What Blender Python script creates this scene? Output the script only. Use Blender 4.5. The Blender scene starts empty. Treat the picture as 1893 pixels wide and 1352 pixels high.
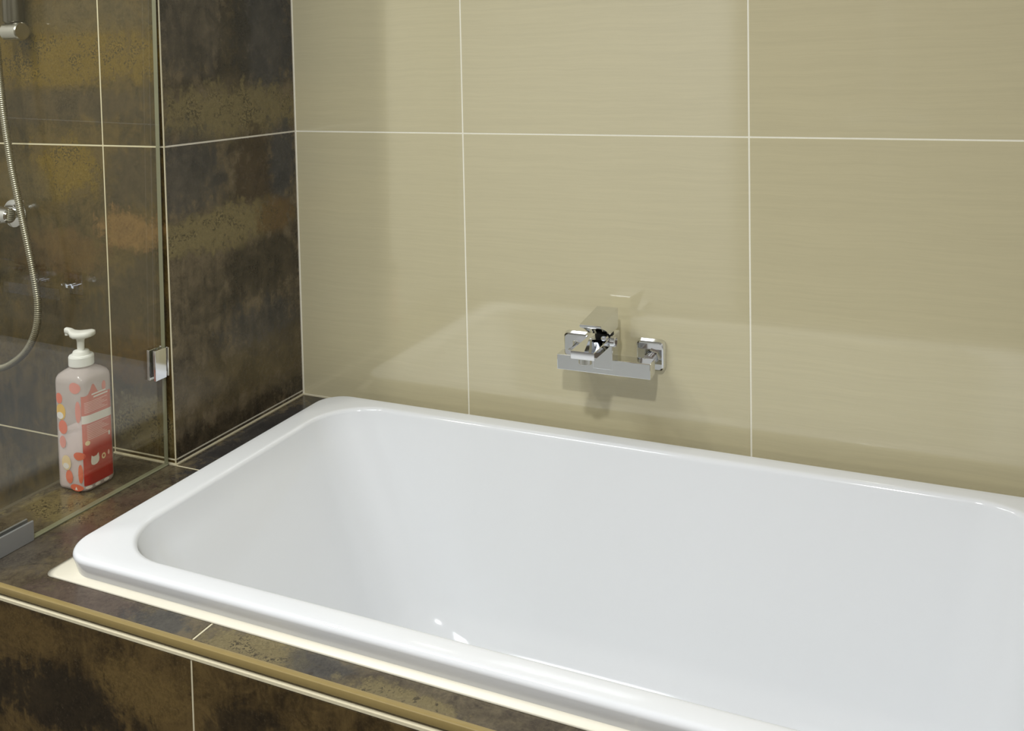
import bpy, bmesh, math, random
from mathutils import Vector, Matrix

random.seed(7)
S = bpy.context.scene
COL = S.collection
PI = math.pi

# ------------------------------------------------------------------ camera
IMG_W = 1893.0
CAM_POS = Vector((1.31436, -1.74719, 0.76749))
yaw, pitch, roll = -0.41169, -0.04703, -0.01980
FOCAL_PX, SHIFT_Y = 1692.5, -0.25186
fwd = Vector((math.sin(yaw) * math.cos(pitch), math.cos(yaw) * math.cos(pitch), math.sin(pitch)))
rt0 = Vector((math.cos(yaw), -math.sin(yaw), 0))
up0 = rt0.cross(fwd)
rt = rt0 * math.cos(roll) + up0 * math.sin(roll)
up = -rt0 * math.sin(roll) + up0 * math.cos(roll)
cam_d = bpy.data.cameras.new('camera')
cam_d.sensor_fit = 'HORIZONTAL'
cam_d.sensor_width = 36.0
cam_d.lens = FOCAL_PX * 36.0 / IMG_W
cam_d.shift_y = SHIFT_Y
cam_d.clip_start = 0.02
cam = bpy.data.objects.new('camera', cam_d)
m = Matrix((rt, up, -fwd)).transposed().to_4x4()
m.translation = CAM_POS
cam.matrix_world = m
COL.objects.link(cam)
S.camera = cam

# ------------------------------------------------------------------ world, lights, exposure
S.view_settings.view_transform = 'Standard'
S.view_settings.look = 'None'
S.view_settings.gamma = 1.0
S.view_settings.use_curve_mapping = False
S.view_settings.exposure = 0.0
W = bpy.data.worlds.new('world')
S.world = W
W.use_nodes = True
W.node_tree.nodes['Background'].inputs[0].default_value = (0.55, 0.62, 0.75, 1)
W.node_tree.nodes['Background'].inputs[1].default_value = 0.6


def area(name, loc, target, power, color, size, size_y=None, shape='DISK'):
    d = bpy.data.lights.new(name, 'AREA')
    d.energy = power
    d.color = color
    d.shape = shape
    d.size = size
    if size_y:
        d.size_y = size_y
    o = bpy.data.objects.new(name, d)
    o.location = loc
    o.rotation_euler = (Vector(target) - Vector(loc)).to_track_quat('-Z', 'Y').to_euler()
    COL.objects.link(o)
    return o


CEIL = 1.90
area('downlight_glow', (-0.48, -1.25, CEIL - 0.012), (-0.48, -1.25, 0), 12.5, (1.0, 0.98, 0.94), 0.11)
area('downlight_glow', (1.15, -2.00, CEIL - 0.012), (1.15, -2.00, 0), 31.0, (0.97, 0.98, 1.0), 0.12)
area('fill_panel_glow', (0.05, -1.50, CEIL - 0.03), (0.05, -1.50, 0), 17.0, (0.91, 0.96, 1.0), 0.6, 0.6, 'SQUARE')  # added soft fill, an unseen panel that brightens bath and walls

FLOOR = -0.55

# ------------------------------------------------------------------ material helpers


def lin(r, g, b):
    def f(c):
        c /= 255.0
        return c / 12.92 if c <= 0.04045 else ((c + 0.055) / 1.055) ** 2.4
    return (f(r), f(g), f(b), 1.0)


class NT:
    """tiny helper around a material node tree"""

    def __init__(self, name):
        self.mat = bpy.data.materials.new(name)
        self.mat.use_nodes = True
        self.nt = self.mat.node_tree
        self.p = self.nt.nodes['Principled BSDF']
        self.out = self.nt.nodes['Material Output']

    def n(self, kind, **kw):
        nd = self.nt.nodes.new(kind)
        for k, v in kw.items():
            setattr(nd, k, v)
        return nd

    def l(self, a, b):
        self.nt.links.new(a, b)

    def val(self, sock, v):
        if isinstance(v, (int, float, tuple, list)):
            sock.default_value = v
        else:
            self.l(v, sock)

    def math(self, op, a, b=None, clamp=False):
        nd = self.n('ShaderNodeMath', operation=op, use_clamp=clamp)
        self.val(nd.inputs[0], a)
        if b is not None:
            self.val(nd.inputs[1], b)
        return nd.outputs[0]

    def vec(self, op, a, b=None):
        nd = self.n('ShaderNodeVectorMath', operation=op)
        self.val(nd.inputs[0], a)
        if b is not None:
            self.val(nd.inputs[1], b)
        return nd.outputs['Value'] if op == 'LENGTH' else nd.outputs[0]

    def pos(self):
        return self.n('ShaderNodeNewGeometry').outputs['Position']

    def obj(self):
        return self.n('ShaderNodeTexCoord').outputs['Object']

    def noise(self, vec, scale, detail=4, rough=0.55, dist=0.0):
        nd = self.n('ShaderNodeTexNoise')
        self.l(vec, nd.inputs['Vector'])
        nd.inputs['Scale'].default_value = scale
        nd.inputs['Detail'].default_value = detail
        nd.inputs['Roughness'].default_value = rough
        nd.inputs['Distortion'].default_value = dist
        return nd.outputs[0]

    def ramp(self, fac, a, b):
        nd = self.n('ShaderNodeMapRange', interpolation_type='SMOOTHSTEP')
        self.val(nd.inputs[0], fac)
        nd.inputs[1].default_value = a
        nd.inputs[2].default_value = b
        return nd.outputs[0]

    def mix(self, fac, a, b, blend='MIX'):
        nd = self.n('ShaderNodeMix', data_type='RGBA', blend_type=blend)
        self.val(nd.inputs['Factor'], fac)
        self.val(nd.inputs['A'], a)
        self.val(nd.inputs['B'], b)
        return nd.outputs['Result']

    def bump(self, height, strength, dist=0.001):
        nd = self.n('ShaderNodeBump')
        nd.inputs['Strength'].default_value = strength
        nd.inputs['Distance'].default_value = dist
        self.l(height, nd.inputs['Height'])
        self.l(nd.outputs[0], self.p.inputs['Normal'])


def plain(name, col, rough=0.4, metal=0.0, var=0.06, scale=40.0, spec=0.5, coat=0.0):
    t = NT(name)
    f = t.noise(t.obj(), scale, 3)
    dark = tuple(c * (1 - var) for c in col[:3]) + (1,)
    t.l(t.mix(f, dark, col), t.p.inputs['Base Color'])
    t.p.inputs['Roughness'].default_value = rough
    t.p.inputs['Metallic'].default_value = metal
    t.p.inputs['Specular IOR Level'].default_value = spec
    t.p.inputs['Coat Weight'].default_value = coat
    return t.mat


# colours of the print
SLATE = (0.040, 0.043, 0.050, 1)
OLIVE = (0.225, 0.180, 0.082, 1)
GOLD = (0.170, 0.110, 0.014, 1)
RUST = (0.125, 0.066, 0.020, 1)
DARK = (0.024, 0.018, 0.011, 1)
BRN = (0.060, 0.044, 0.026, 1)
MUD = (0.105, 0.078, 0.034, 1)


def dark_tile(name, blobs, base_a, base_b, rough=0.22, spec=0.5):
    """oxidised-metal look porcelain: mottled brown, olive, rust and slate patches in the tile's print"""
    t = NT(name)
    P = t.pos()
    n1 = t.noise(P, 8.0, 8, 0.62, 0.4)
    n2 = t.noise(t.vec('MULTIPLY', P, (75, 75, 10)), 1.0, 7, 0.65, 0.3)
    n3 = t.noise(P, 45.0, 10, 0.75, 0.3)
    n4 = t.noise(t.vec('ADD', P, (3.1, 1.7, 5.2)), 210.0, 5, 0.7, 0.6)
    n5 = t.noise(t.vec('ADD', P, (7.7, 2.3, 1.1)), 20.0, 9, 0.72, 0.8)
    f = t.math('ADD', t.math('MULTIPLY', n1, 0.45), t.math('ADD', t.math('MULTIPLY', n2, 0.25), t.math('MULTIPLY', n5, 0.35)))
    col = t.mix(t.ramp(f, 0.42, 0.63), base_a, base_b)
    wob = t.math('ADD', t.math('MULTIPLY', t.math('SUBTRACT', n1, 0.5), 1.7), t.math('MULTIPLY', t.math('SUBTRACT', n3, 0.5), 2.2))
    wob = t.math('ADD', wob, t.math('MULTIPLY', t.math('SUBTRACT', n2, 0.5), 1.0))
    wob = t.math('ADD', wob, t.math('MULTIPLY', t.math('SUBTRACT', n5, 0.5), 1.2))
    bands = 0.0
    for (c, r, color, amt) in blobs:
        d = t.vec('LENGTH', t.vec('MULTIPLY', t.vec('SUBTRACT', P, c), tuple(1.0 / k for k in r)))
        k = t.ramp(t.math('ADD', d, wob), 1.25, 0.70)
        col = t.mix(t.math('MULTIPLY', k, amt), col, color)
        if color in (OLIVE, GOLD):
            bands = t.math('MAXIMUM', bands, k)
    # grain of the print, pitted speckle and rubbed flecks
    g = t.math('ADD', 0.62, t.math('ADD', t.math('MULTIPLY', t.ramp(n5, 0.34, 0.66), 0.42), t.math('MULTIPLY', t.ramp(n4, 0.36, 0.64), 0.34)))
    gc = t.n('ShaderNodeCombineXYZ')
    for i in range(3):
        t.l(g, gc.inputs[i])
    col = t.mix(1.0, col, gc.outputs[0], 'MULTIPLY')
    sp = t.math('MULTIPLY', t.ramp(n4, 0.47, 0.54), t.math('MULTIPLY', t.ramp(n5, 0.44, 0.56), t.math('ADD', 0.15, t.math('MULTIPLY', bands, 0.85))))
    col = t.mix(t.math('MULTIPLY', sp, 0.85), col, (0.020, 0.016, 0.010, 1))
    hl = t.math('MULTIPLY', t.math('MULTIPLY', t.ramp(n4, 0.56, 0.68), t.ramp(n5, 0.52, 0.40)), 0.30)
    col = t.mix(hl, col, (0.19, 0.155, 0.095, 1))
    t.l(col, t.p.inputs['Base Color'])
    t.l(t.math('ADD', rough - 0.05, t.math('MULTIPLY', n3, 0.12)), t.p.inputs['Roughness'])
    t.p.inputs['Specular IOR Level'].default_value = spec
    t.bump(n3, 0.06, 0.001)
    return t.mat


M = {}
M['dark_left'] = dark_tile('oxide_tile_pier', [
    ((0, -0.33, 0.86), (1, 0.15, 0.10), SLATE, 0.35),
    ((0, -0.10, 0.84), (1, 0.10, 0.16), SLATE, 0.75),
    ((0, -0.20, 0.80), (1, 0.05, 0.20), DARK, 0.6),
    ((0, -0.17, 0.68), (1, 0.26, 0.055), OLIVE, 0.8),
    ((0, -0.36, 0.55), (1, 0.12, 0.09), SLATE, 0.6),
    ((0, -0.15, 0.54), (1, 0.07, 0.10), (0.045, 0.028, 0.014, 1), 0.8),
    ((0, -0.05, 0.56), (1, 0.05, 0.10), SLATE, 0.8),
    ((0, -0.25, 0.44), (1, 0.22, 0.045), OLIVE, 0.9),
    ((0, -0.08, 0.44), (1, 0.07, 0.04), RUST, 0.7),
    ((0, -0.10, 0.33), (1, 0.13, 0.07), DARK, 0.6),
    ((0, -0.15, 0.20), (1, 0.12, 0.06), SLATE, 0.5),
    ((0, -0.20, 0.12), (1, 0.3, 0.06), MUD, 0.6),
    ((0, -0.30, 0.02), (1, 0.3, 0.03), DARK, 0.6),
], (0.040, 0.030, 0.019, 1), (0.145, 0.112, 0.068, 1), 0.26)
M['dark_shower'] = dark_tile('oxide_tile_shower', [
    ((-0.30, -0.41, 0.80), (0.40, 1, 0.060), GOLD, 0.85),
    ((-0.30, -0.41, 0.70), (0.40, 1, 0.035), BRN, 0.6),
    ((-0.25, -0.41, 0.88), (0.30, 1, 0.035), MUD, 0.6),
    ((-0.26, -0.41, 0.575), (0.11, 1, 0.065), GOLD, 1.0),
    ((-0.40, -0.41, 0.54), (0.10, 1, 0.05), MUD, 0.6),
    ((-0.08, -0.41, 0.56), (0.09, 1, 0.07), BRN, 0.7),
    ((-0.09, -0.41, 0.455), (0.09, 1, 0.040), (0.20, 0.115, 0.040, 1), 0.95),
    ((-0.30, -0.41, 0.40), (0.16, 1, 0.05), RUST, 0.55),
    ((-0.10, -0.41, 0.33), (0.10, 1, 0.07), BRN, 0.6),
    ((-0.10, -0.41, 0.21), (0.10, 1, 0.05), RUST, 0.5),
    ((-0.30, -0.41, 0.25), (0.2, 1, 0.06), BRN, 0.6),
    ((-0.06, -0.41, 0.07), (0.10, 1, 0.05), OLIVE, 0.6),
], (0.036, 0.025, 0.009, 1), (0.098, 0.066, 0.021, 1), 0.16, 0.18)
M['dark_deck'] = dark_tile('oxide_tile_deck', [
    ((-0.05, -0.62, 0), (0.10, 0.05, 1), OLIVE, 0.8),
    ((0.05, -0.60, 0), (0.05, 0.12, 1), (0.085, 0.045, 0.035, 1), 0.6),
    ((0.00, -0.75, 0), (0.08, 0.05, 1), (0.085, 0.072, 0.058, 1), 0.7),
    ((0.22, -0.81, 0), (0.10, 0.03, 1), (0.10, 0.072, 0.058, 1), 0.7),
    ((0.36, -0.81, 0), (0.06, 0.03, 1), (0.062, 0.060, 0.055, 1), 0.8),
    ((0.50, -0.81, 0), (0.08, 0.03, 1), OLIVE, 0.8),
    ((0.62, -0.80, 0), (0.05, 0.02, 1), (0.062, 0.060, 0.055, 1), 0.7),
    ((0.75, -0.82, 0), (0.08, 0.02, 1), OLIVE, 0.8),
    ((0.06, -0.20, 0), (0.06, 0.25, 1), (0.040, 0.040, 0.044, 1), 0.8),
], (0.050, 0.038, 0.026, 1), (0.120, 0.096, 0.058, 1), 0.2)
M['dark_apron'] = dark_tile('oxide_tile_apron', [
    ((0.35, -0.83, -0.09), (0.09, 1, 0.04), (0.15, 0.100, 0.035, 1), 0.8),
    ((0.10, -0.83, -0.06), (0.08, 1, 0.03), (0.13, 0.085, 0.03, 1), 0.7),
    ((0.16, -0.83, -0.15), (0.16, 1, 0.05), DARK, 0.9),
    ((0.52, -0.83, -0.11), (0.10, 1, 0.04), DARK, 0.6),
], (0.040, 0.026, 0.011, 1), (0.115, 0.076, 0.028, 1), 0.35, 0.3)


def beige_tile(name, base):
    t = NT(name)
    P = t.pos()
    wv = t.noise(P, 5.0, 3, 0.5)
    sv = t.n('ShaderNodeCombineXYZ')
    sep = t.n('ShaderNodeSeparateXYZ')
    t.l(P, sep.inputs[0])
    t.l(t.math('MULTIPLY', sep.outputs[0], 3.0), sv.inputs[0])
    t.l(t.math('MULTIPLY', sep.outputs[1], 3.0), sv.inputs[1])
    t.l(t.math('ADD', t.math('MULTIPLY', sep.outputs[2], 130.0), t.math('MULTIPLY', wv, 3.0)), sv.inputs[2])
    s1 = t.noise(sv.outputs[0], 1.0, 6, 0.65, 0.2)
    s2 = t.noise(t.vec('MULTIPLY', sv.outputs[0], (6, 6, 2.2)), 1.0, 4, 0.6)
    lo = tuple(c * 0.955 for c in base[:3]) + (1,)
    hi = tuple(min(1, c * 1.03) for c in base[:3]) + (1,)
    f = t.math('ADD', t.math('MULTIPLY', s1, 0.7), t.math('MULTIPLY', s2, 0.3))
    col = t.mix(t.ramp(f, 0.30, 0.70), lo, hi)
    thin = t.ramp(s2, 0.64, 0.74)
    col = t.mix(t.math('MULTIPLY', thin, 0.10), col, tuple(c * 0.7 for c in base[:3]) + (1,))
    t.l(col, t.p.inputs['Base Color'])
    t.p.inputs['Roughness'].default_value = 0.085
    t.p.inputs['IOR'].default_value = 2.1
    return t.mat


M['beige'] = beige_tile('beige_streaked_tile', (0.640, 0.578, 0.372, 1))
M['room'] = plain('room_wall_warm_white', (0.70, 0.69, 0.66, 1), 0.6)
M['wood'] = plain('added_door_wood', (0.16, 0.12, 0.08, 1), 0.4, var=0.4, scale=12)
M['ceiling'] = plain('ceiling_paint', (0.80, 0.80, 0.78, 1), 0.8)
M['floor'] = plain('floor_tile_dark', (0.09, 0.075, 0.055, 1), 0.4)
M['grout'] = plain('cream_grout', lin(226, 216, 184), 0.8, var=0.15, scale=150)
M['grout_beige'] = plain('pale_cream_grout', lin(250, 246, 228), 0.7, var=0.1, scale=150)
M['grout_light'] = plain('white_grout', lin(226, 220, 205), 0.7, var=0.1, scale=150)
M['trim'] = plain('khaki_plastic_trim', lin(158, 138, 88), 0.35, var=0.15, scale=60)
M['trim_dimmed'] = plain('khaki_trim_dimmed', (0.085, 0.066, 0.036, 1), 0.4, var=0.2, scale=60)  # copy of the khaki trim, darkened because the shower lamp overlights it
M['shadow_gap'] = plain('trim_gap_shade', (0.012, 0.009, 0.005, 1), 0.9)  # near-black colour stands in for shade inside the trim's recess
M['core'] = plain('masonry_core', (0.10, 0.085, 0.06, 1), 0.9)
M['acrylic'] = plain('white_acrylic', (0.84, 0.855, 0.87, 1), 0.10, var=0.01, spec=0.5)
M['sealant'] = plain('cream_silicone', lin(232, 226, 206), 0.35, var=0.05)
M['chrome'] = plain('polished_chrome', (0.80, 0.81, 0.83, 1), 0.06, 1.0, var=0.02)
M['chrome_soft'] = plain('worn_chrome', (0.62, 0.61, 0.57, 1), 0.22, 1.0, var=0.1)
M['hose'] = plain('ribbed_metal_hose', (0.50, 0.47, 0.37, 1), 0.38, 1.0, var=0.15)
M['satin'] = plain('satin_steel', (0.42, 0.43, 0.44, 1), 0.4, 0.6)
M['black'] = plain('lever_gap_shade', (0.02, 0.02, 0.02, 1), 0.5)  # black collar colour stands in for the shade under the lever
M['pump'] = plain('white_pump_plastic', (0.86, 0.86, 0.84, 1), 0.35, var=0.02)
M['lamp'] = plain('white_lamp_ring', (0.8, 0.8, 0.8, 1), 0.4)
M['pipe_black'] = plain('dark_chrome', (0.16, 0.15, 0.13, 1), 0.25, 1.0)


def glass_mat():
    t = NT('clear_screen_glass')
    nt = t.nt
    tr = t.n('ShaderNodeBsdfTransparent')
    tr.inputs[0].default_value = (0.965, 0.965, 0.925, 1)
    gl = t.n('ShaderNodeBsdfGlossy')
    gl.inputs['Roughness'].default_value = 0.0
    gl.inputs[0].default_value = (1, 1, 1, 1)
    fr = t.n('ShaderNodeFresnel')
    bf = t.n('ShaderNodeNewGeometry').outputs['Backfacing']
    # the node inverts the index on back faces; undo that for the straight-through pane
    t.l(t.math('ADD', 1.5, t.math('MULTIPLY', bf, 1 / 1.5 - 1.5)), fr.inputs[0])
    # faint drying marks on the glass only vary its gloss
    sm = t.noise(t.obj(), 30, 4)
    mx = t.n('ShaderNodeMixShader')
    t.l(t.math('MULTIPLY', fr.outputs[0], t.math('ADD', 0.9, t.math('MULTIPLY', sm, 0.2))), mx.inputs[0])
    t.l(tr.outputs[0], mx.inputs[1])
    t.l(gl.outputs[0], mx.inputs[2])
    t.l(mx.outputs[0], t.out.inputs[0])
    return t.mat


M['glass'] = glass_mat()
M['glass_edge'] = plain('green_glass_edge', (0.26, 0.26, 0.165, 1), 0.2, var=0.15, scale=25)


def clear_plastic(name, col, alpha):
    t = NT(name)
    tr = t.n('ShaderNodeBsdfTransparent')
    tr.inputs[0].default_value = (0.95, 0.93, 0.93, 1)
    mx = t.n('ShaderNodeMixShader')
    f = t.noise(t.obj(), 25, 3)
    t.l(t.math('ADD', alpha - 0.06, t.math('MULTIPLY', f, 0.12)), mx.inputs[0])
    t.p.inputs['Base Color'].default_value = col
    t.p.inputs['Roughness'].default_value = 0.15
    t.l(tr.outputs[0], mx.inputs[1])
    t.l(t.p.outputs[0], mx.inputs[2])
    t.l(mx.outputs[0], t.out.inputs[0])
    return t.mat


M['bottle'] = clear_plastic('clear_bottle_plastic', (0.92, 0.82, 0.81, 1), 0.44)
M['soap'] = plain('pale_pink_soap', (0.88, 0.74, 0.76, 1), 0.3)

# ------------------------------------------------------------------ mesh helpers


def link(name, bm, mat, parent=None, smooth=False, kind=None):
    me = bpy.data.meshes.new(name)
    bmesh.ops.recalc_face_normals(bm, faces=bm.faces[:])
    bm.to_mesh(me)
    bm.free()
    for mm in (mat if isinstance(mat, (list, tuple)) else [mat]):
        me.materials.append(mm)
    o = bpy.data.objects.new(name, me)
    COL.objects.link(o)
    if parent is not None:
        o.parent = parent
        o.matrix_parent_inverse = parent.matrix_world.inverted()
    if smooth:
        for p in me.polygons:
            p.use_smooth = True
        if smooth != 'all':
            me.set_sharp_from_angle(angle=math.radians(20 if smooth is True else smooth))
    if kind:
        o['kind'] = kind
    return o


def thing(name, loc, label, cat, group=None):
    o = bpy.data.objects.new(name, None)
    o.empty_display_size = 0.05
    o.location = loc
    COL.objects.link(o)
    o.matrix_world = Matrix.Translation(loc)
    o['label'] = label
    o['category'] = cat
    if group:
        o['group'] = group
    return o


def add_box(bm, a, b, bevel=0.0, seg=1):
    x0, y0, z0 = [min(p, q) for p, q in zip(a, b)]
    x1, y1, z1 = [max(p, q) for p, q in zip(a, b)]
    t = bmesh.new()
    vs = [t.verts.new(p) for p in ((x0, y0, z0), (x1, y0, z0), (x1, y1, z0), (x0, y1, z0), (x0, y0, z1), (x1, y0, z1), (x1, y1, z1), (x0, y1, z1))]
    for f in ((0, 3, 2, 1), (4, 5, 6, 7), (0, 1, 5, 4), (1, 2, 6, 5), (2, 3, 7, 6), (3, 0, 4, 7)):
        t.faces.new([vs[i] for i in f])
    if bevel:
        bmesh.ops.bevel(t, geom=t.edges[:], offset=bevel, segments=seg, profile=0.5, affect='EDGES')
    merge(bm, t)


def merge(bm, t):
    me = bpy.data.meshes.new('tmp')
    t.to_mesh(me)
    t.free()
    bm.from_mesh(me)
    bpy.data.meshes.remove(me)


def box(name, a, b, mat, parent=None, bevel=0.0, seg=1, kind=None, smooth=False):
    bm = bmesh.new()
    add_box(bm, a, b, bevel, seg)
    return link(name, bm, mat, parent, smooth, kind)


def add_cyl(bm, p, q, r0, r1=None, n=24, cap=0.0):
    """capped cylinder or cone between p and q; cap = small edge round"""
    r1 = r0 if r1 is None else r1
    p, q = Vector(p), Vector(q)
    ax = (q - p).normalized()
    u = ax.orthogonal().normalized()
    w = ax.cross(u)
    L = (q - p).length
    prof = [(0, r0 - cap), (cap, r0), (L - cap, r1), (L, r1 - cap)] if cap else [(0, r0), (L, r1)]
    lathe_on(bm, p, ax, u, w, prof, n)


def lathe_on(bm, p, ax, u, w, prof, n):
    rings = []
    for h, r in prof:
        rings.append([bm.verts.new(p + ax * h + (u * math.cos(2 * PI * i / n) + w * math.sin(2 * PI * i / n)) * r) for i in range(n)])
    for a, b in zip(rings, rings[1:]):
        for i in range(n):
            bm.faces.new((a[i], a[(i + 1) % n], b[(i + 1) % n], b[i]))
    bm.faces.new(rings[0][::-1])
    bm.faces.new(rings[-1])


def add_lathe_z(bm, x, y, prof, n=32):
    lathe_on(bm, Vector((x, y, 0)), Vector((0, 0, 1)), Vector((1, 0, 0)), Vector((0, 1, 0)), prof, n)


def add_prism(bm, pts, z0, z1):
    lo = [bm.verts.new((x, y, z0)) for x, y in pts]
    hi = [bm.verts.new((x, y, z1)) for x, y in pts]
    n = len(pts)
    bm.faces.new(lo[::-1])
    bm.faces.new(hi)
    for i in range(n):
        bm.faces.new((lo[i], lo[(i + 1) % n], hi[(i + 1) % n], hi[i]))


def rr(x0, x1, y0, y1, r, n=10):
    """rounded rectangle, counter-clockwise from the front-right corner's arc"""
    if not isinstance(r, (list, tuple)):
        r = [r] * 4
    pts = []
    for (cx, cy, a0, k) in ((x1, y0, -PI / 2, r[0]), (x1, y1, 0, r[1]), (x0, y1, PI / 2, r[2]), (x0, y0, PI, r[3])):
        ox = cx - k if cx == x1 else cx + k
        oy = cy - k if cy == y1 else cy + k
        for i in range(n + 1):
            a = a0 + PI / 2 * i / n
            pts.append((ox + k * math.cos(a), oy + k * math.sin(a)))
    return pts


def loft(bm, loops, cap0=True, cap1=True):
    rings = [[bm.verts.new(p) for p in L] for L in loops]
    n = len(rings[0])
    for a, b in zip(rings, rings[1:]):
        for i in range(n):
            bm.faces.new((a[i], a[(i + 1) % n], b[(i + 1) % n], b[i]))
    if cap0:
        bm.faces.new(rings[0][::-1])
    if cap1:
        bm.faces.new(rings[-1])
    return rings


def catmull(pts, per=12):
    P = [Vector(p) for p in pts]
    P = [P[0] * 2 - P[1]] + P + [P[-1] * 2 - P[-2]]
    out = []
    for i in range(1, len(P) - 2):
        a, b, c, d = P[i - 1:i + 3]
        for k in range(per):
            t = k / per
            out.append(0.5 * ((2 * b) + (c - a) * t + (2 * a - 5 * b + 4 * c - d) * t * t + (3 * b - a - 3 * c + d) * t ** 3))
    out.append(P[-2])
    return out


def resample(path, step):
    out = [path[0]]
    acc = 0.0
    for a, b in zip(path, path[1:]):
        L = (b - a).length
        d = step - acc
        while d <= L:
            out.append(a.lerp(b, d / L))
            d += step
        acc = (acc + L) % step
    return out


def add_tube(bm, path, radius, n=10):
    """radius: function of index"""
    rings = []
    u = None
    for i, p in enumerate(path):
        a = path[max(i - 1, 0)]
        b = path[min(i + 1, len(path) - 1)]
        t = (b - a).normalized()
        if u is None:
            u = t.orthogonal().normalized()
        u = (u - t * u.dot(t)).normalized()
        w = t.cross(u)
        r = radius(i)
        rings.append([bm.verts.new(p + (u * math.cos(2 * PI * k / n) + w * math.sin(2 * PI * k / n)) * r) for k in range(n)])
    for a, b in zip(rings, rings[1:]):
        for i in range(n):
            bm.faces.new((a[i], a[(i + 1) % n], b[(i + 1) % n], b[i]))
    bm.faces.new(rings[0][::-1])
    bm.faces.new(rings[-1])


# ------------------------------------------------------------------ measures of the place (metres; deck top is z = 0)
H1 = 0.6227          # height of the long horizontal joint
PIER = 0.4094        # depth of the dark pier wall
DECK = 0.8342        # front face of the bath surround
JX = 0.4352          # first vertical joint of the beige wall
TW = 0.600
TH = 0.600           # tile height
G = 0.0013           # half joint on the beige wall
GD = 0.0016          # half joint on dark tiles
TT = 0.008           # tile thickness

# ------------------------------------------------------------------ structure: room shell
box('floor', (-1.2, -3.0, FLOOR - 0.05), (2.35, 0.06, FLOOR), M['floor'], kind='structure')
box('ceiling', (-1.2, -3.0, CEIL), (2.35, 0.06, CEIL + 0.05), M['ceiling'], kind='structure')
box('wall_front', (-1.2, -3.06, FLOOR), (2.35, -3.0, CEIL), M['room'], kind='structure')
box('wall_shower_side', (-1.26, -3.0, FLOOR), (-1.2, 0.06, CEIL), M['room'], kind='structure')
box('wall_right', (2.25, -3.0, FLOOR), (2.35, 0.06, CEIL), M['room'], kind='structure')
for nm, dx0, hx, hd in (('added_door_1', 0.50, 1.13, -1), ('added_door_2', 1.215, 1.285, 1)):  # unseen doors, added to darken the right of the beige wall's reflection
    added_door = box(nm, (dx0, -2.995, FLOOR + 0.005), (dx0 + 0.70, -2.96, FLOOR + 2.05), M['wood'], None, 0.004, kind='structure')
    for z0, z1 in ((FLOOR + 0.15, FLOOR + 0.95), (FLOOR + 1.05, FLOOR + 1.9)):
        box('added_door_panel', (dx0 + 0.11, -2.9605, z0), (dx0 + 0.59, -2.952, z1), M['wood'], added_door, 0.006)
    bm = bmesh.new()
    add_cyl(bm, (hx, -2.96, 0.47), (hx, -2.91, 0.47), 0.011, n=20, cap=0.001)
    add_cyl(bm, (hx - hd * 0.005, -2.91, 0.47), (hx + hd * 0.12, -2.91, 0.47), 0.010, n=20, cap=0.003)
    link('added_door_handle', bm, M['satin'], added_door, True)

# back wall: grout bed with tiles
wall_back = box('wall_back', (-0.002, TT - 0.0075, FLOOR), (2.25, 0.06, CEIL), M['grout_beige'], kind='structure')
xs = [0.0022, JX, JX + TW, JX + 2 * TW, JX + 3 * TW, 2.25]
zs = [FLOOR, 0.0025, H1, H1 + TH, H1 + 2 * TH, CEIL]
zs = [0.0025, H1, H1 + TH, H1 + 2 * TH, CEIL]
for i in range(len(xs) - 1):
    for j in range(len(zs) - 1):
        xa = xs[i] + (G if i else 0)
        xb = xs[i + 1] - G
        za = zs[j] + (G if j else 0)
        zb = zs[j + 1] - G
        box('tile', (xa, 0.0, za), (xb, TT, zb), M['beige'], wall_back, 0.0007)

# dark pier wall (x = 0) and the shower's back wall (y = -PIER): grout bed with tiles
wall_left = box('wall_left', (-0.03, -PIER + 0.006, FLOOR), (-0.0006, -0.0006, CEIL), M['grout_light'], kind='structure')
zd = [0.0112, H1, H1 + TH, H1 + 2 * TH, CEIL]
for j in range(len(zd) - 1):
    box('tile', (-TT, -PIER + 0.0018, zd[j] + (GD if j else 0)), (0.0, -0.0022, zd[j + 1] - GD), M['dark_left'], wall_left, 0.0007)
box('tile', (-TT, -PIER + 0.0018, 0.0032), (-0.0001, -0.0022, 0.0082), M['dark_left'], wall_left, 0.0004)
box('corner_grout', (-0.004, -0.0028, 0.0), (0.0002, 0.0022, CEIL), M['grout_light'], wall_left)

wall_shower = box('wall_shower', (-1.2, -PIER + 0.0006, FLOOR), (-0.0012, -PIER + 0.02, CEIL), M['grout'], kind='structure')
xsh = [-1.2, -0.7595, -0.1595, -0.0018]
zsh = [FLOOR, 0.0098, H1, H1 + TH, H1 + 2 * TH, CEIL]
for i in range(3):
    for j in range(len(zsh) - 1):
        xa = xsh[i] + (GD if i else 0)
        xb = xsh[i + 1] - (GD if i < 2 else 0)
        za = zsh[j] + (GD if j else 0)
        zb = zsh[j + 1] - GD
        if j == 0 and i == 2:
            za = 0.0032
        box('tile', (xa, -PIER, za), (xb, -PIER + TT, zb), M['dark_shower'], wall_shower, 0.0006)
box('corner_grout', (-0.0022, -PIER + 0.0002, 0.0), (-0.0002, -PIER + 0.0022, CEIL), M['grout'], wall_shower)

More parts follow.
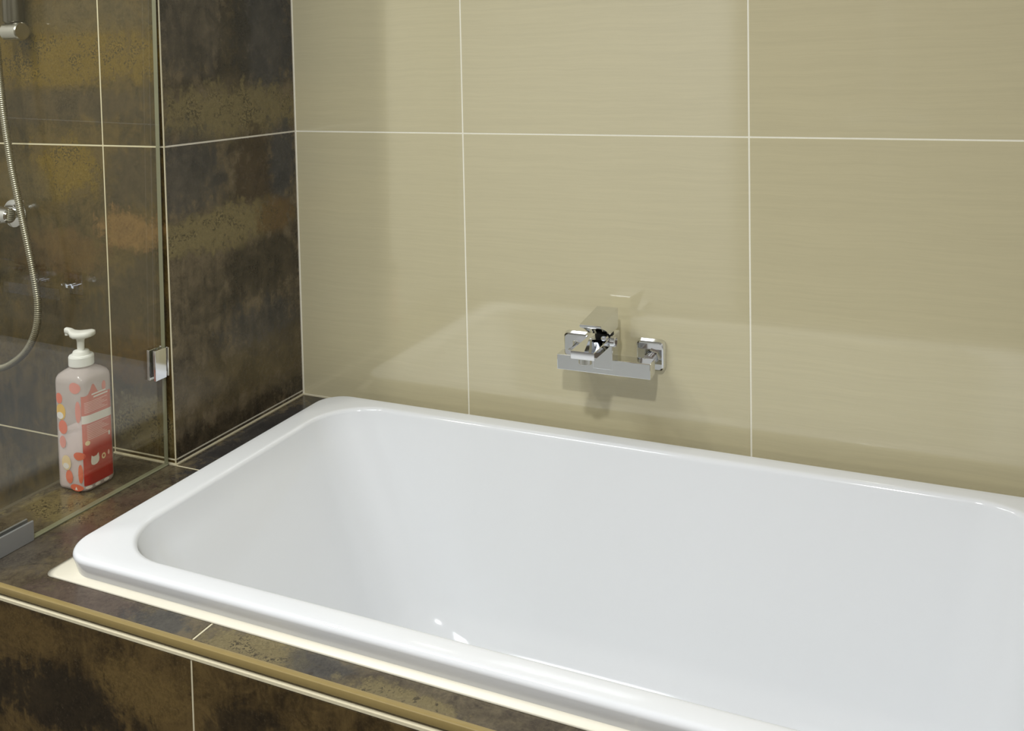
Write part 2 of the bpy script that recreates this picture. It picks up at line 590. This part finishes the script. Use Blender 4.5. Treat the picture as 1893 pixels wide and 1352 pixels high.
# ------------------------------------------------------------------ tiled bath surround
XR = 1.72            # right end of the surround
XL = -0.162          # its left end, inside the shower
surround = thing('bath_surround', (0.8, -0.4, FLOOR), 'low ledge faced with mottled brown tiles that the white bath is set into', 'ledge')
bm = bmesh.new()
zt = -TT
add_box(bm, (XL + 0.008, -DECK + 0.010, FLOOR), (XR, -0.772, zt))                     # front masonry
add_box(bm, (XL + 0.008, -0.772, FLOOR), (0.135, -PIER - 0.0005, zt))                 # left masonry
add_box(bm, (0.0005, -PIER - 0.0005, FLOOR), (0.135, -0.0006, zt))
add_box(bm, (0.135, -0.078, FLOOR), (XR, -0.0006, zt))                               # back
add_box(bm, (1.56, -0.772, FLOOR), (XR, -0.078, zt))                                 # right
link('masonry', bm, M['core'], surround)
# grout bed right under the tile tops
bm = bmesh.new()
gz0, gz1 = zt, -0.0009
add_box(bm, (XL + 0.010, -DECK + 0.012, gz0), (XR, -0.772, gz1))
add_box(bm, (XL + 0.010, -0.772, gz0), (0.135, -PIER - 0.0005, gz1))
add_box(bm, (0.0005, -PIER - 0.0005, gz0), (0.135, -0.0006, gz1))
add_box(bm, (0.135, -0.078, gz0), (XR, -0.0006, gz1))
add_box(bm, (1.56, -0.772, gz0), (XR, -0.078, gz1))
# wall coves in cream grout
add_box(bm, (0.0002, -PIER, gz1), (0.0022, -0.0006, 0.0022))
add_box(bm, (0.0002, -0.0022, gz1), (XR, -0.0004, 0.0020))
add_box(bm, (XL, -PIER - 0.0022, gz1), (0.002, -PIER - 0.0001, 0.0022))
link('grout', bm, M['grout'], surround)
FT = -DECK + 0.0095   # deck tiles stop behind the front trim
JD = 0.4243


def deck_tile(pts):
    bm = bmesh.new()
    add_prism(bm, pts, zt, 0.0)
    bmesh.ops.bevel(bm, geom=[e for e in bm.edges if all(v.co.z > -0.001 for v in e.verts)], offset=0.0006, segments=1, affect='EDGES')
    link('tile', bm, M['dark_deck'], surround)


cut_l, cut_f, cut_b, cut_r = 0.132, -0.770, -0.080, 1.565
deck_tile([(XL + 0.0105, FT), (JD - GD, FT), (JD - GD, cut_f), (cut_l, cut_f), (cut_l, -PIER - GD - 0.001), (XL + 0.0105, -PIER - GD - 0.001)])
deck_tile([(0.0026, -PIER + GD), (cut_l, -PIER + GD), (cut_l, -0.0028), (0.0026, -0.0028)])
for k in range(3):
    a, b = JD + TW * k + GD, min(JD + TW * (k + 1) - GD, XR)
    if a < XR:
        deck_tile([(a, FT), (b, FT), (b, cut_f), (a, cut_f)])
for a, b in ((cut_l + 2 * GD, JX - GD), (JX + GD, JX + TW - GD), (JX + TW + GD, XR)):
    deck_tile([(a, cut_b), (b, cut_b), (b, -0.0028), (a, -0.0028)])
deck_tile([(cut_r, cut_f + 2 * GD), (XR, cut_f + 2 * GD), (XR, cut_b - 2 * GD), (cut_r, cut_b - 2 * GD)])
# khaki corner trims: front edge and the shower-side edge
box('edge_trim', (XL, -DECK, -0.0105), (XR, -DECK + 0.0095, 0.0016), M['trim'], surround, 0.0022, 3, smooth=True)
box('edge_trim', (XL, -DECK + 0.0098, -0.0105), (XL + 0.0102, -PIER - 0.003, 0.0010), M['trim_dimmed'], surround, 0.0022, 3, smooth=True)
# recessed gap with its shade painted in, cream joint strip and the apron's tiles
bm = bmesh.new()
add_box(bm, (XL + 0.001, -DECK + 0.006, -0.0150), (XR, -DECK + 0.0099, -0.0106))
link('gap', bm, M['shadow_gap'], surround)
bm = bmesh.new()
add_box(bm, (XL, -DECK - 0.0006, -0.0205), (XR, -DECK + 0.0099, -0.0145), 0.001)
add_box(bm, (XL + 0.002, -DECK + 0.0010, FLOOR), (XR, -DECK + 0.0099, -0.0206))
link('joint_strip', bm, M['grout'], surround)
ax = [XL, 0.4303, 0.4303 + TW, XR]
for i in range(3):
    box('tile', (ax[i] + GD * (i > 0), -DECK, FLOOR + 0.002), (ax[i + 1] - GD * (i < 2), -DECK + TT, -0.0210), M['dark_apron'], surround, 0.0006)
for (y0, y1) in ((-DECK + 0.010, -PIER - 0.003),):
    box('tile', (XL, y0, FLOOR + 0.002), (XL + TT, y1, -0.012), M['dark_apron'], surround, 0.0006)

# ------------------------------------------------------------------ bathtub
tub = thing('bathtub', (0.85, -0.42, 0.0), 'white glossy built-in bathtub with broad flat rim and cream sealant bead', 'bathtub')
OX0, OX1, OY0, OY1, RH = 0.117, 1.590, -0.7855, -0.0585, 0.040
IX0, IX1, IY0, IY1 = 0.178, 1.518, -0.742, -0.106
NC = 14
loops = []


def ring(x0, x1, y0, y1, r, z):
    loops.append([(x, y, z) for x, y in rr(x0, x1, y0, y1, r, NC)])


def outer(d, z):
    ring(OX0 + d, OX1 - d, OY0 + d, OY1 - d, max(0.062 - d, 0.02), z)


outer(0.0105, 0.0005)
outer(0.0082, 0.010)
outer(0.0054, 0.020)
FR = 0.009
for i in range(7):                    # outer rim round
    a = PI / 2 * i / 6
    outer(FR * (1 - math.cos(a)) + 0.002 * (1 - i / 6), RH - FR + FR * math.sin(a))
outer(0.020, RH + 0.0004)


def inner(d, z, rx=0.112):
    """d > 0 moves outwards from the opening's edge"""
    ring(IX0 - d, IX1 + d, IY0 - d, IY1 + d, rx + d, z)


FI = 0.010
inner(0.014, RH + 0.0002)
for i in range(7):
    a = PI / 2 * i / 6
    inner(FI * (1 - math.sin(a)), RH - FI + FI * math.cos(a))
# walls: rounded rectangles easing into the floor
BX0, BX1, BY0, BY1, BZ = 0.400, 1.452, -0.672, -0.176, -0.395
top_z = RH - FI
FLR = 0.085           # floor fillet
zs_w = [0.95, 0.85, 0.7, 0.5, 0.3, 0.12]


def wall_at(k):
    """k = 0 at the opening, 1 at the floor (without the fillet)"""
    e = k
    return (IX0 + (BX0 - IX0) * e, IX1 + (BX1 - IX1) * e, IY0 + (BY0 - IY0) * e, IY1 + (BY1 - IY1) * e, 0.112 + 0.02 * e)


depth = top_z - BZ
kf = 1 - FLR / depth
for i in range(1, 9):
    k = kf * i / 8
    x0, x1, y0, y1, r = wall_at(k)
    ring(x0, x1, y0, y1, r, top_z - depth * k)
for i in range(1, 11):
    a = PI / 2 * i / 10
    k = kf + (1 - kf) * math.sin(a)
    ins = FLR * (1 - math.cos(a))
    x0, x1, y0, y1, r = wall_at(k)
    ring(x0 + ins, x1 - ins, y0 + ins, y1 - ins, max(r - ins * 0.4, 0.05), top_z - depth * (kf + (1 - kf) * math.sin(a)))
x0, x1, y0, y1, r = wall_at(1)
ring(x0 + 0.16, x1 - 0.16, y0 + 0.13, y1 - 0.13, 0.07, BZ - 0.002)
bm = bmesh.new()
loft(bm, loops, cap0=False, cap1=True)
link('shell', bm, M['acrylic'], tub, 'all')
# silicone bead: wider and pointed at the near left corner
bead = []
for (d, z, r, dl) in ((0.0085, 0.0085, 0.055, -0.002), (0.0060, 0.0055, 0.050, 0.004), (0.0018, 0.0022, 0.030, 0.016), (-0.0002, 0.0004, 0.018, 0.024), (0.006, 0.0001, 0.05, 0.0)):
    bead.append([(x, y, z) for x, y in rr(OX0 + d - dl, OX1 - d, OY0 + d, OY1 - d, [r, r, r, r], 8)])
bm = bmesh.new()
loft(bm, bead, False, False)
link('sealant_bead', bm, M['sealant'], tub, 'all')
# chrome waste in the floor, out of sight from the front
bm = bmesh.new()
add_lathe_z(bm, 1.15, -0.42, [(BZ - 0.002, 0.034), (BZ + 0.002, 0.034), (BZ + 0.004, 0.030), (BZ + 0.004, 0.02), (BZ + 0.007, 0.018), (BZ + 0.008, 0.012)], 28)
link('waste', bm, M['chrome'], tub, True)

# ------------------------------------------------------------------ bath mixer on the beige wall
mix = thing('bath_mixer', (0.768, 0.0, 0.185), 'square chrome bath mixer tap mounted on the beige wall above the tub', 'tap')
CX = 0.767
ZB0, ZB1 = 0.1645, 0.1945
for sx in (-1, 1):
    cx = CX + sx * 0.0765
    bm = bmesh.new()
    L = []
    for y, w, h, r in ((-0.0005, 0.0285, 0.0305, 0.009), (-0.004, 0.029, 0.031, 0.009), (-0.014, 0.0265, 0.0285, 0.008), (-0.0165, 0.024, 0.026, 0.007)):
        L.append([(x, y, z) for x, z in rr(cx - w, cx + w, 0.190 - h, 0.190 + h, r, 5)])
    loft(bm, L)
    ros = link('wall_flange', bm, M['chrome'], mix, True)
    bm = bmesh.new()
    add_cyl(bm, (cx, -0.016, 0.182), (cx, -0.047, 0.182), 0.0115, n=24, cap=0.001)
    add_cyl(bm, (cx, -0.032, 0.182), (cx, -0.046, 0.182), 0.0155, n=6, cap=0.0015)
    link('union_nut', bm, M['chrome'], ros, True)
box('mixer_bar', (CX - 0.0945, -0.0795, ZB0), (CX + 0.0945, -0.0455, ZB1), M['chrome'], mix, 0.0012, 2, smooth=True)
# block on the bar that carries the flat slab spout
bm = bmesh.new()
add_box(bm, (CX - 0.0200, -0.0800, ZB1 - 0.02), (CX + 0.0200, -0.0450, 0.2320), 0.0010, 2)
link('cartridge_body', bm, M['chrome'], mix, True)
bm = bmesh.new()
L = []
for y, z0, z1 in ((-0.0400, 0.2260, 0.2425), (-0.110, 0.2275, 0.2430), (-0.1965, 0.2290, 0.2435)):
    L.append([(x, y, z) for x, z in rr(CX - 0.0225, CX + 0.0225, z0, z1, 0.0012, 2)])
loft(bm, L)
spout = link('spout', bm, M['chrome'], mix, True)
bm = bmesh.new()
add_cyl(bm, (CX, -0.180, 0.2300), (CX, -0.180, 0.2170), 0.0125, n=28, cap=0.001)
link('aerator', bm, M['chrome_soft'], spout, True)
bm = bmesh.new()
add_cyl(bm, (CX + 0.0070, -0.103, 0.2385), (CX + 0.0190, -0.103, 0.2385), 0.0100, n=24, cap=0.002)
add_cyl(bm, (CX + 0.0185, -0.103, 0.2385), (CX + 0.0235, -0.103, 0.2385), 0.0070, n=24)
add_cyl(bm, (CX + 0.0230, -0.103, 0.2385), (CX + 0.0350, -0.103, 0.2385), 0.0100, n=24, cap=0.002)
link('diverter_knob', bm, M['chrome'], mix, True)
# lever: flat plate with a wedge block beneath its rear half
bm = bmesh.new()
pr = [(-0.0435, 0.2490), (-0.0435, 0.2880), (-0.1500, 0.2795), (-0.1500, 0.2745), (-0.1250, 0.2650), (-0.0980, 0.2490)]
lo = [bm.verts.new((CX - 0.0212, y, z)) for y, z in pr]
hi = [bm.verts.new((CX + 0.0212, y, z)) for y, z in pr]
bm.faces.new(lo)
bm.faces.new(hi[::-1])
for i in range(len(pr)):
    k = (i + 1) % len(pr)
    bm.faces.new((lo[k], lo[i], hi[i], hi[k]))
bmesh.ops.bevel(bm, geom=bm.edges[:], offset=0.0008, segments=2, profile=0.5, affect='EDGES')
lever = link('lever', bm, M['chrome'], mix, True)
bm = bmesh.new()
add_cyl(bm, (CX, -0.066, 0.2415), (CX, -0.066, 0.2500), 0.0185, n=28)
link('lever_collar', bm, M['black'], lever, True)

# ------------------------------------------------------------------ glass shower screen
GX = -0.0135         # outer face (bath side)
GT = 0.010
screen = thing('shower_screen', (-0.0185, -0.62, 0.0), 'frameless clear glass shower screen standing on the tiled ledge beside the bath', 'shower screen')
gy0, gy1, gz0, gz1 = -0.832, -PIER - 0.006, 0.0015, 1.55
bm = bmesh.new()
add_box(bm, (GX - GT, gy0, gz0), (GX, gy1, gz1))
for f in bm.faces:
    f.normal_update()
    n_ = f.normal
    f.material_index = 0 if abs(f.normal.x) > 0.9 else 1
glass = link('glass_panel', bm, [M['glass'], M['glass_edge']], screen)
# sealing line under the glass
box('glass_seal', (GX - GT - 0.0005, -0.716, 0.0002), (GX + 0.0008, gy1 - 0.001, 0.0030), M['glass_edge'], screen, 0.0006)
# wall clip: two chrome plates gripping the glass and a block against the tiles
bm = bmesh.new()
cy0, cy1, cz0, cz1 = -0.4465, -0.4185, 0.1765, 0.2355
add_box(bm, (GX, cy0, cz0), (GX + 0.0055, cy1, cz1), 0.0009, 2)
clip = link('wall_clip', bm, M['chrome'], screen, True)
bm = bmesh.new()
add_box(bm, (GX - GT - 0.006, cy0, cz0), (GX - GT, cy1, cz1), 0.0009, 2)
add_box(bm, (GX - GT - 0.006, gy1 + 0.0004, cz0 + 0.001), (GX + 0.0055, -PIER, cz1 - 0.001), 0.0008, 1)
link('clip_plate', bm, M['chrome'], clip, True)
# steel channel holding the foot of the glass towards the room
bm = bmesh.new()
uy0, uy1 = -0.832, -0.7165
add_box(bm, (GX, uy0, 0.0004), (GX + 0.0040, uy1, 0.0335), 0.0006, 1)
add_box(bm, (GX - GT - 0.0040, uy0, 0.0004), (GX - GT, uy1, 0.0335), 0.0006, 1)
link('foot_channel', bm, M['satin'], screen, True)

screen.rotation_euler[1] = math.radians(0.8)   # it stands a touch out of plumb, as in the picture

# ------------------------------------------------------------------ soap bottle on the ledge behind the glass
BXC, BYC = -0.102, -0.5305
bx0, bx1, by0, by1, br = -0.1415, -0.0655, -0.5650, -0.4900, 0.017
bottle = thing('soap_bottle', (BXC, BYC, 0.0), 'clear pump bottle of pale pink soap with coral label behind the glass', 'bottle')
NB = 8


def bl(d, z, r=None, cx=None):
    return [(x, y, z) for x, y in rr(bx0 + d, bx1 - d, by0 + d, by1 - d, (br if r is None else r), NB)]


L = [bl(0.007, 0.0004, 0.012), bl(0.003, 0.0012, 0.014), bl(0.0008, 0.004), bl(0, 0.009), bl(0, 0.06), bl(0, 0.12), bl(0, 0.199), bl(0.0008, 0.206), bl(0.0035, 0.2115, 0.017), bl(0.009, 0.2165, 0.018)]
for rad, z in ((0.021, 0.2225), (0.0165, 0.2255), (0.0155, 0.2290)):
    L.append([(x, y, z) for x, y in rr(BXC - rad, BXC + rad, BYC - rad, BYC + rad, rad * 0.999, NB)])
bm = bmesh.new()
loft(bm, L)
body = link('bottle_body', bm, M['bottle'], bottle, 50)
bm = bmesh.new()
loft(bm, [bl(0.004, 0.003, 0.013), bl(0.0022, 0.008, 0.015), bl(0.0022, 0.104, 0.015), bl(0.0022, 0.1045, 0.015)])
link('liquid', bm, M['soap'], bottle, True)
# wrapped prints: outline arc length s from the near vertical edge, + along the bath-side face, - along the front face
loopxy = rr(bx0, bx1, by0, by1, br, NB)
near = NB // 2
per = [0.0]
NL = len(loopxy)
for i in range(NL):
    a, b = loopxy[i], loopxy[(i + 1) % NL]
    per.append(per[-1] + math.dist(a, b))
TOT = per[-1]


def at(s, z, off):
    s = (s + per[near]) % TOT
    for i in range(NL):
        if per[i] <= s <= per[i + 1]:
            a, b = Vector(loopxy[i]), Vector(loopxy[(i + 1) % NL])
            k = (s - per[i]) / max(per[i + 1] - per[i], 1e-9)
            p = a.lerp(b, k)
            t = (b - a).normalized() if (b - a).length > 1e-9 else Vector((1, 0))
            n_ = Vector((t.y, -t.x))
            p = p + n_ * off
            return (p.x, p.y, z)


def ramp_mat(name, stops, rough=0.3):
    """printed colour blend that runs up the label"""
    t = NT(name)
    sep = t.n('ShaderNodeSeparateXYZ')
    t.l(t.pos(), sep.inputs[0])
    cr = t.n('ShaderNodeValToRGB')
    mr = t.n('ShaderNodeMapRange')
    t.l(sep.outputs[2], mr.inputs[0])
    mr.inputs[2].default_value = 0.21
    t.l(mr.outputs[0], cr.inputs[0])
    e = cr.color_ramp.elements
    while len(e) > 1:
        e.remove(e[-1])
    e[0].position = stops[0][0] / 0.21
    e[0].color = stops[0][1]
    for z, c in stops[1:]:
        k = e.new(z / 0.21)
        k.color = c
    f = t.noise(t.obj(), 60, 2)
    t.l(t.mix(f, cr.outputs[0], cr.outputs[0]), t.p.inputs['Base Color'])
    t.p.inputs['Roughness'].default_value = rough
    return t.mat


RED, CORAL, PINK = lin(188, 58, 46), lin(216, 118, 98), lin(212, 136, 120)
M['label'] = ramp_mat('coral_label_print', [(0.012, lin(176, 40, 34)), (0.030, lin(182, 46, 38)), (0.034, RED), (0.074, RED), (0.094, CORAL), (0.125, lin(214, 128, 116)), (0.20, lin(210, 122, 100))])
M['p_white'] = plain('white_print', lin(238, 232, 228), 0.35, var=0.03)
M['p_pink'] = plain('pink_print', lin(228, 150, 138), 0.35, var=0.05)
M['p_orange'] = plain('orange_print', lin(230, 118, 88), 0.35, var=0.05)
M['p_yellow'] = plain('yellow_print', lin(232, 186, 84), 0.35, var=0.05)
M['p_cream'] = plain('cream_print', lin(240, 214, 168), 0.35, var=0.04)
M['p_faint'] = plain('faint_text_print', lin(236, 186, 176), 0.35, var=0.03)


def patch(name, pts, mat, off, parent=body, cols=10):
    """wrap a star-shaped outline of (s, z) points round the bottle"""
    bm = bmesh.new()
    c = (sum(p[0] for p in pts) / len(pts), sum(p[1] for p in pts) / len(pts))
    rings = []
    cv = bm.verts.new(at(c[0], c[1], off))
    for k in (0.35, 0.7, 1.0):
        rings.append([bm.verts.new(at(c[0] + (p[0] - c[0]) * k, c[1] + (p[1] - c[1]) * k, off)) for p in pts])
    n = len(pts)
    for i in range(n):
        bm.faces.new((cv, rings[0][i], rings[0][(i + 1) % n]))
        for a, b in zip(rings, rings[1:]):
            bm.faces.new((a[i], b[i], b[(i + 1) % n], a[(i + 1) % n]))
    return link(name, bm, mat, parent, True)


def strip(bm, s0, s1, z0, z1, off, dz=0.0, n=14):
    prev = None
    for i in range(n + 1):
        s = s0 + (s1 - s0) * i / n
        k = dz * i / n
        cur = (bm.verts.new(at(s, z0 + k, off)), bm.verts.new(at(s, z1 + k, off)))
        if prev:
            bm.faces.new((prev[0], cur[0], cur[1], prev[1]))
        prev = cur


def ell(s, z, rs, rz, n=20, rot=0.0):
    return [(s + rs * math.cos(t) * math.cos(rot) - rz * math.sin(t) * math.sin(rot), z + rs * math.cos(t) * math.sin(rot) + rz * math.sin(t) * math.cos(rot)) for t in [2 * PI * i / n for i in range(n)]]


# coral back label with a hilly top edge
bm = bmesh.new()
cols = 28
prev = None
for i in range(cols + 1):
    s = -0.002 + 0.063 * i / cols
    u = i / cols
    top = 0.178 + 0.020 * math.exp(-((u - 0.38) / 0.13) ** 2) - 0.004 * u
    cur = [bm.verts.new(at(s, 0.012 + (top - 0.012) * j / 6, 0.0004)) for j in range(7)]
    if prev:
        for j in range(6):
            bm.faces.new((prev[j], cur[j], cur[j + 1], prev[j + 1]))
    prev = cur
label = link('label', bm, M['label'], body, True)
label['label'] = 'coral and red printed label'
bm = bmesh.new()
strip(bm, -0.002, 0.061, 0.127, 0.142, 0.0006, -0.002)
for s0, s1, z in ((0.018, 0.050, 0.176), (0.022, 0.054, 0.1705)):
    strip(bm, s0, s1, z, z + 0.0026, 0.0006)
link('label_band', bm, M['p_white'], label, True)
bm = bmesh.new()
for k in range(7):
    strip(bm, 0.003, 0.052 - 0.006 * (k % 3), 0.1465 + 0.0030 * k, 0.1479 + 0.0030 * k, 0.0006)
for k in range(9):
    strip(bm, 0.006, 0.054 - 0.005 * (k % 4), 0.0960 + 0.0032 * k, 0.0974 + 0.0032 * k, 0.0006)
link('label_text', bm, M['p_faint'], label, True)
cat = [(0.012, 0.049), (0.011, 0.055), (0.0125, 0.0655), (0.0165, 0.0620), (0.0235, 0.0620), (0.0280, 0.0660), (0.0295, 0.056), (0.0285, 0.050), (0.024, 0.0465), (0.017, 0.0460)]
patch('label_emblem', cat, M['p_white'], 0.0007, label)
bm = bmesh.new()
n = 18
r_in = [bm.verts.new(at(0.0395 + 0.0022 * math.cos(2 * PI * i / n), 0.055 + 0.0026 * math.sin(2 * PI * i / n), 0.0007)) for i in range(n)]
r_out = [bm.verts.new(at(0.0395 + 0.0046 * math.cos(2 * PI * i / n), 0.055 + 0.0056 * math.sin(2 * PI * i / n), 0.0007)) for i in range(n)]
for i in range(n):
    bm.faces.new((r_in[i], r_out[i], r_out[(i + 1) % n], r_in[(i + 1) % n]))
link('label_emblem', bm, M['p_cream'], label, True)
patch('label_emblem', ell(0.051, 0.0575, 0.0022, 0.0048, 10), M['p_faint'], 0.0007, label)
patch('label_emblem', ell(0.0065, 0.0905, 0.0045, 0.0045, 10), M['p_cream'], 0.0007, label)
patch('label_emblem', ell(0.054, 0.0935, 0.0022, 0.0045, 10), M['p_white'], 0.0007, label)
for (s, z, rs, rz, mt) in (
        (-0.014, 0.194, 0.0125, 0.0105, 'p_pink'), (-0.0535, 0.171, 0.0085, 0.010, 'p_orange'), (-0.050, 0.146, 0.0120, 0.0150, 'p_yellow'),
        (-0.046, 0.118, 0.0110, 0.0130, 'p_orange'), (-0.048, 0.090, 0.0080, 0.0115, 'p_pink'), (-0.041, 0.052, 0.0115, 0.0140, 'p_cream'),
        (-0.035, 0.0265, 0.0090, 0.0125, 'p_orange'), (-0.0075, 0.035, 0.0048, 0.0175, 'p_orange'), (-0.018, 0.0085, 0.0150, 0.0065, 'p_orange'),
        (-0.010, 0.068, 0.0120, 0.0075, 'p_orange'), (-0.008, 0.150, 0.0055, 0.020, 'p_pink'), (0.046, 0.186, 0.0045, 0.009, 'p_pink')):
    patch('print_spot', ell(s, z, rs, rz), M[mt], 0.0005, body)
patch('print_spot', ell(-0.052, 0.139, 0.0085, 0.0065), M['p_white'], 0.0008, body)
patch('print_spot', ell(-0.042, 0.046, 0.0075, 0.0055), M['p_white'], 0.0008, body)
patch('print_spot', [(-0.0215, 0.0045), (-0.0145, 0.0045), (-0.018, 0.0105)], M['p_white'], 0.0008, body)
for s in (0.006, 0.024, 0.044):
    patch('print_spot', ell(s, 0.0085, 0.0065, 0.003, 10), M['p_white'], 0.0005, body)
# pump
bm = bmesh.new()
prof = [(0.2255, 0.0212), (0.2270, 0.0220)]
prof += [(0.2420, 0.0220), (0.2445, 0.0208), (0.2450, 0.0155), (0.2490, 0.0150), (0.2520, 0.0135), (0.2530, 0.0100)]
add_lathe_z(bm, BXC, BYC, prof, 36)
cap = link('pump_collar', bm, M['pump'], bottle, True)
bm = bmesh.new()
add_lathe_z(bm, BXC, BYC, [(0.2525, 0.0062), (0.2700, 0.0066), (0.2780, 0.0082)], 20)
link('pump_stem', bm, M['pump'], bottle, True)
# saddle-shaped head with a spout that points away from the bath
bm = bmesh.new()
dirv = Vector((-0.97, -0.24, 0))
side = Vector((-dirv.y, dirv.x, 0))
L = []
for t, w, zb, ztop in ((-0.027, 0.004, 0.2840, 0.2875), (-0.024, 0.0115, 0.2795, 0.2900), (-0.016, 0.0160, 0.2770, 0.2905), (-0.004, 0.0165, 0.2755, 0.2888), (0.008, 0.0140, 0.2750, 0.2880), (0.016, 0.0098, 0.2770, 0.2895), (0.020, 0.0062, 0.2820, 0.2930), (0.029, 0.0054, 0.2838, 0.2945), (0.0305, 0.0040, 0.2842, 0.2935)):
    c = Vector((BXC, BYC, 0)) + dirv * t
    ring_ = []
    for k in range(16):
        a = 2 * PI * k / 16
        ca, sa = math.cos(a), math.sin(a)
        e = 0.62
        q = c + side * (w * math.copysign(abs(ca) ** e, ca))
        ring_.append((q.x, q.y, (zb + ztop) / 2 + (ztop - zb) / 2 * math.copysign(abs(sa) ** e, sa)))
    L.append(ring_)
loft(bm, L)
head = link('pump_head', bm, M['pump'], bottle, 50)
bm = bmesh.new()
p = Vector((BXC, BYC, 0)) + dirv * 0.0270
add_cyl(bm, (p.x, p.y, 0.2862), (p.x, p.y, 0.2800), 0.0042, 0.0038, 12)
link('nozzle', bm, M['pump'], head, True)

# ------------------------------------------------------------------ shower fittings behind the glass
valve = thing('shower_valve', (-0.411, -PIER, 0.476), 'chrome shower valve with round wall flange on the dark tiles', 'tap')
bm = bmesh.new()
lathe_on(bm, Vector((-0.413, -PIER + 0.0005, 0.476)), Vector((0, -1, 0)), Vector((1, 0, 0)), Vector((0, 0, 1)), [(0, 0.031), (0.004, 0.0315), (0.009, 0.029), (0.012, 0.020)], 40)
link('wall_flange', bm, M['chrome'], valve, True)
bm = bmesh.new()
add_cyl(bm, (-0.413, -PIER - 0.010, 0.476), (-0.413, -PIER - 0.052, 0.480), 0.0135, n=24, cap=0.001)
link('union', bm, M['chrome'], valve, True)
bm = bmesh.new()
lathe_on(bm, Vector((-0.3595, -PIER - 0.055, 0.481)), Vector((-1, 0, 0)), Vector((0, 1, 0)), Vector((0, 0, 1)),
         [(0, 0.0120), (0.003, 0.0150), (0.028, 0.0180), (0.032, 0.0195), (0.070, 0.0205), (0.076, 0.0235), (0.225, 0.0235), (0.228, 0.022)], 36)
link('valve_body', bm, M['chrome'], valve, True)

hose_pts = [(-0.425, -0.452, 1.10), (-0.4050, -0.452, 0.92), (-0.3965, -0.452, 0.8537), (-0.3892, -0.452, 0.7546), (-0.3816, -0.452, 0.6773), (-0.3684, -0.452, 0.589), (-0.3562, -0.452, 0.534), (-0.344, -0.452, 0.4791), (-0.3279, -0.452, 0.4135),
            (-0.3140, -0.452, 0.3482), (-0.3085, -0.452, 0.2987), (-0.3160, -0.452, 0.2515), (-0.3426, -0.452, 0.2070), (-0.3825, -0.452, 0.1756), (-0.4289, -0.453, 0.1566), (-0.480, -0.456, 0.165), (-0.520, -0.460, 0.230), (-0.540, -0.464, 0.330), (-0.545, -0.466, 0.452)]
path = resample(catmull(hose_pts, 14), 0.00105)
bm = bmesh.new()
add_tube(bm, path, lambda i: 0.0060 + 0.0016 * (0, 1, 1, 0.4)[i % 4], 10)
hose = link('shower_hose', bm, M['hose'], None, 'all')
hose['label'] = 'ribbed metal shower hose hanging in a loop before the dark tiles'
hose['category'] = 'hose'

rail = thing('shower_rail', (-0.375, -PIER, 0.855), 'dark metal shower rail rising from a short chrome bracket on the dark tiles', 'shower rail')
bm = bmesh.new()
lathe_on(bm, Vector((-0.372, -PIER + 0.0005, 0.855)), Vector((0, -1, 0)), Vector((1, 0, 0)), Vector((0, 0, 1)), [(0, 0.017), (0.010, 0.0165), (0.014, 0.014)], 32)
link('wall_plate', bm, M['chrome_soft'], rail, True)
bm = bmesh.new()
lathe_on(bm, Vector((-0.3335, -0.4395, 0.8545)), Vector((-1, 0, 0)), Vector((0, 1, 0)), Vector((0, 0, 1)), [(0, 0.0165), (0.002, 0.0185), (0.043, 0.0185), (0.045, 0.0165)], 36)
link('bracket', bm, M['chrome_soft'], rail, True)
bm = bmesh.new()
lathe_on(bm, Vector((-0.365, -0.4335, 0.871)), Vector((0, 0, 1)), Vector((1, 0, 0)), Vector((0, 1, 0)), [(0, 0.014), (0.004, 0.0195), (0.10, 0.0195), (0.13, 0.016), (0.70, 0.016)], 28)
link('rail', bm, M['pipe_black'], rail, True)

# ------------------------------------------------------------------ ceiling downlights and added fill panel (above the frame)
for (x, y, what) in ((-0.48, -1.25, 'round recessed ceiling downlight above the shower'), (1.15, -2.00, 'round recessed ceiling downlight in front of the bath')):
    t = thing('downlight', (x, y, CEIL - 0.01), what, 'lamp', 'recessed ceiling downlights')
    bm = bmesh.new()
    n = 32
    rings = []
    for r, z in ((0.060, CEIL - 0.0005), (0.060, CEIL - 0.014), (0.072, CEIL - 0.012), (0.080, CEIL - 0.0005)):
        rings.append([bm.verts.new((x + r * math.cos(2 * PI * i / n), y + r * math.sin(2 * PI * i / n), z)) for i in range(n)])
    for a, b in zip(rings, rings[1:]):
        for i in range(n):
            bm.faces.new((a[i], a[(i + 1) % n], b[(i + 1) % n], b[i]))
    link('lamp_ring', bm, M['lamp'], t, True)
for px_, py_, what in ((0.05, -1.50, 'added square fill light panel on the ceiling, out of view'),):
    panel = thing('added_fill_panel', (px_, py_, CEIL - 0.02), what, 'lamp')
    bm = bmesh.new()
    for a, b in (((-0.32, -0.32), (-0.30, 0.32)), ((0.30, -0.32), (0.32, 0.32)), ((-0.30, -0.32), (0.30, -0.30)), ((-0.30, 0.30), (0.30, 0.32))):
        add_box(bm, (px_ + a[0], py_ + a[1], CEIL - 0.04), (px_ + b[0], py_ + b[1], CEIL - 0.0005), 0.002)
    link('frame', bm, M['lamp'], panel)
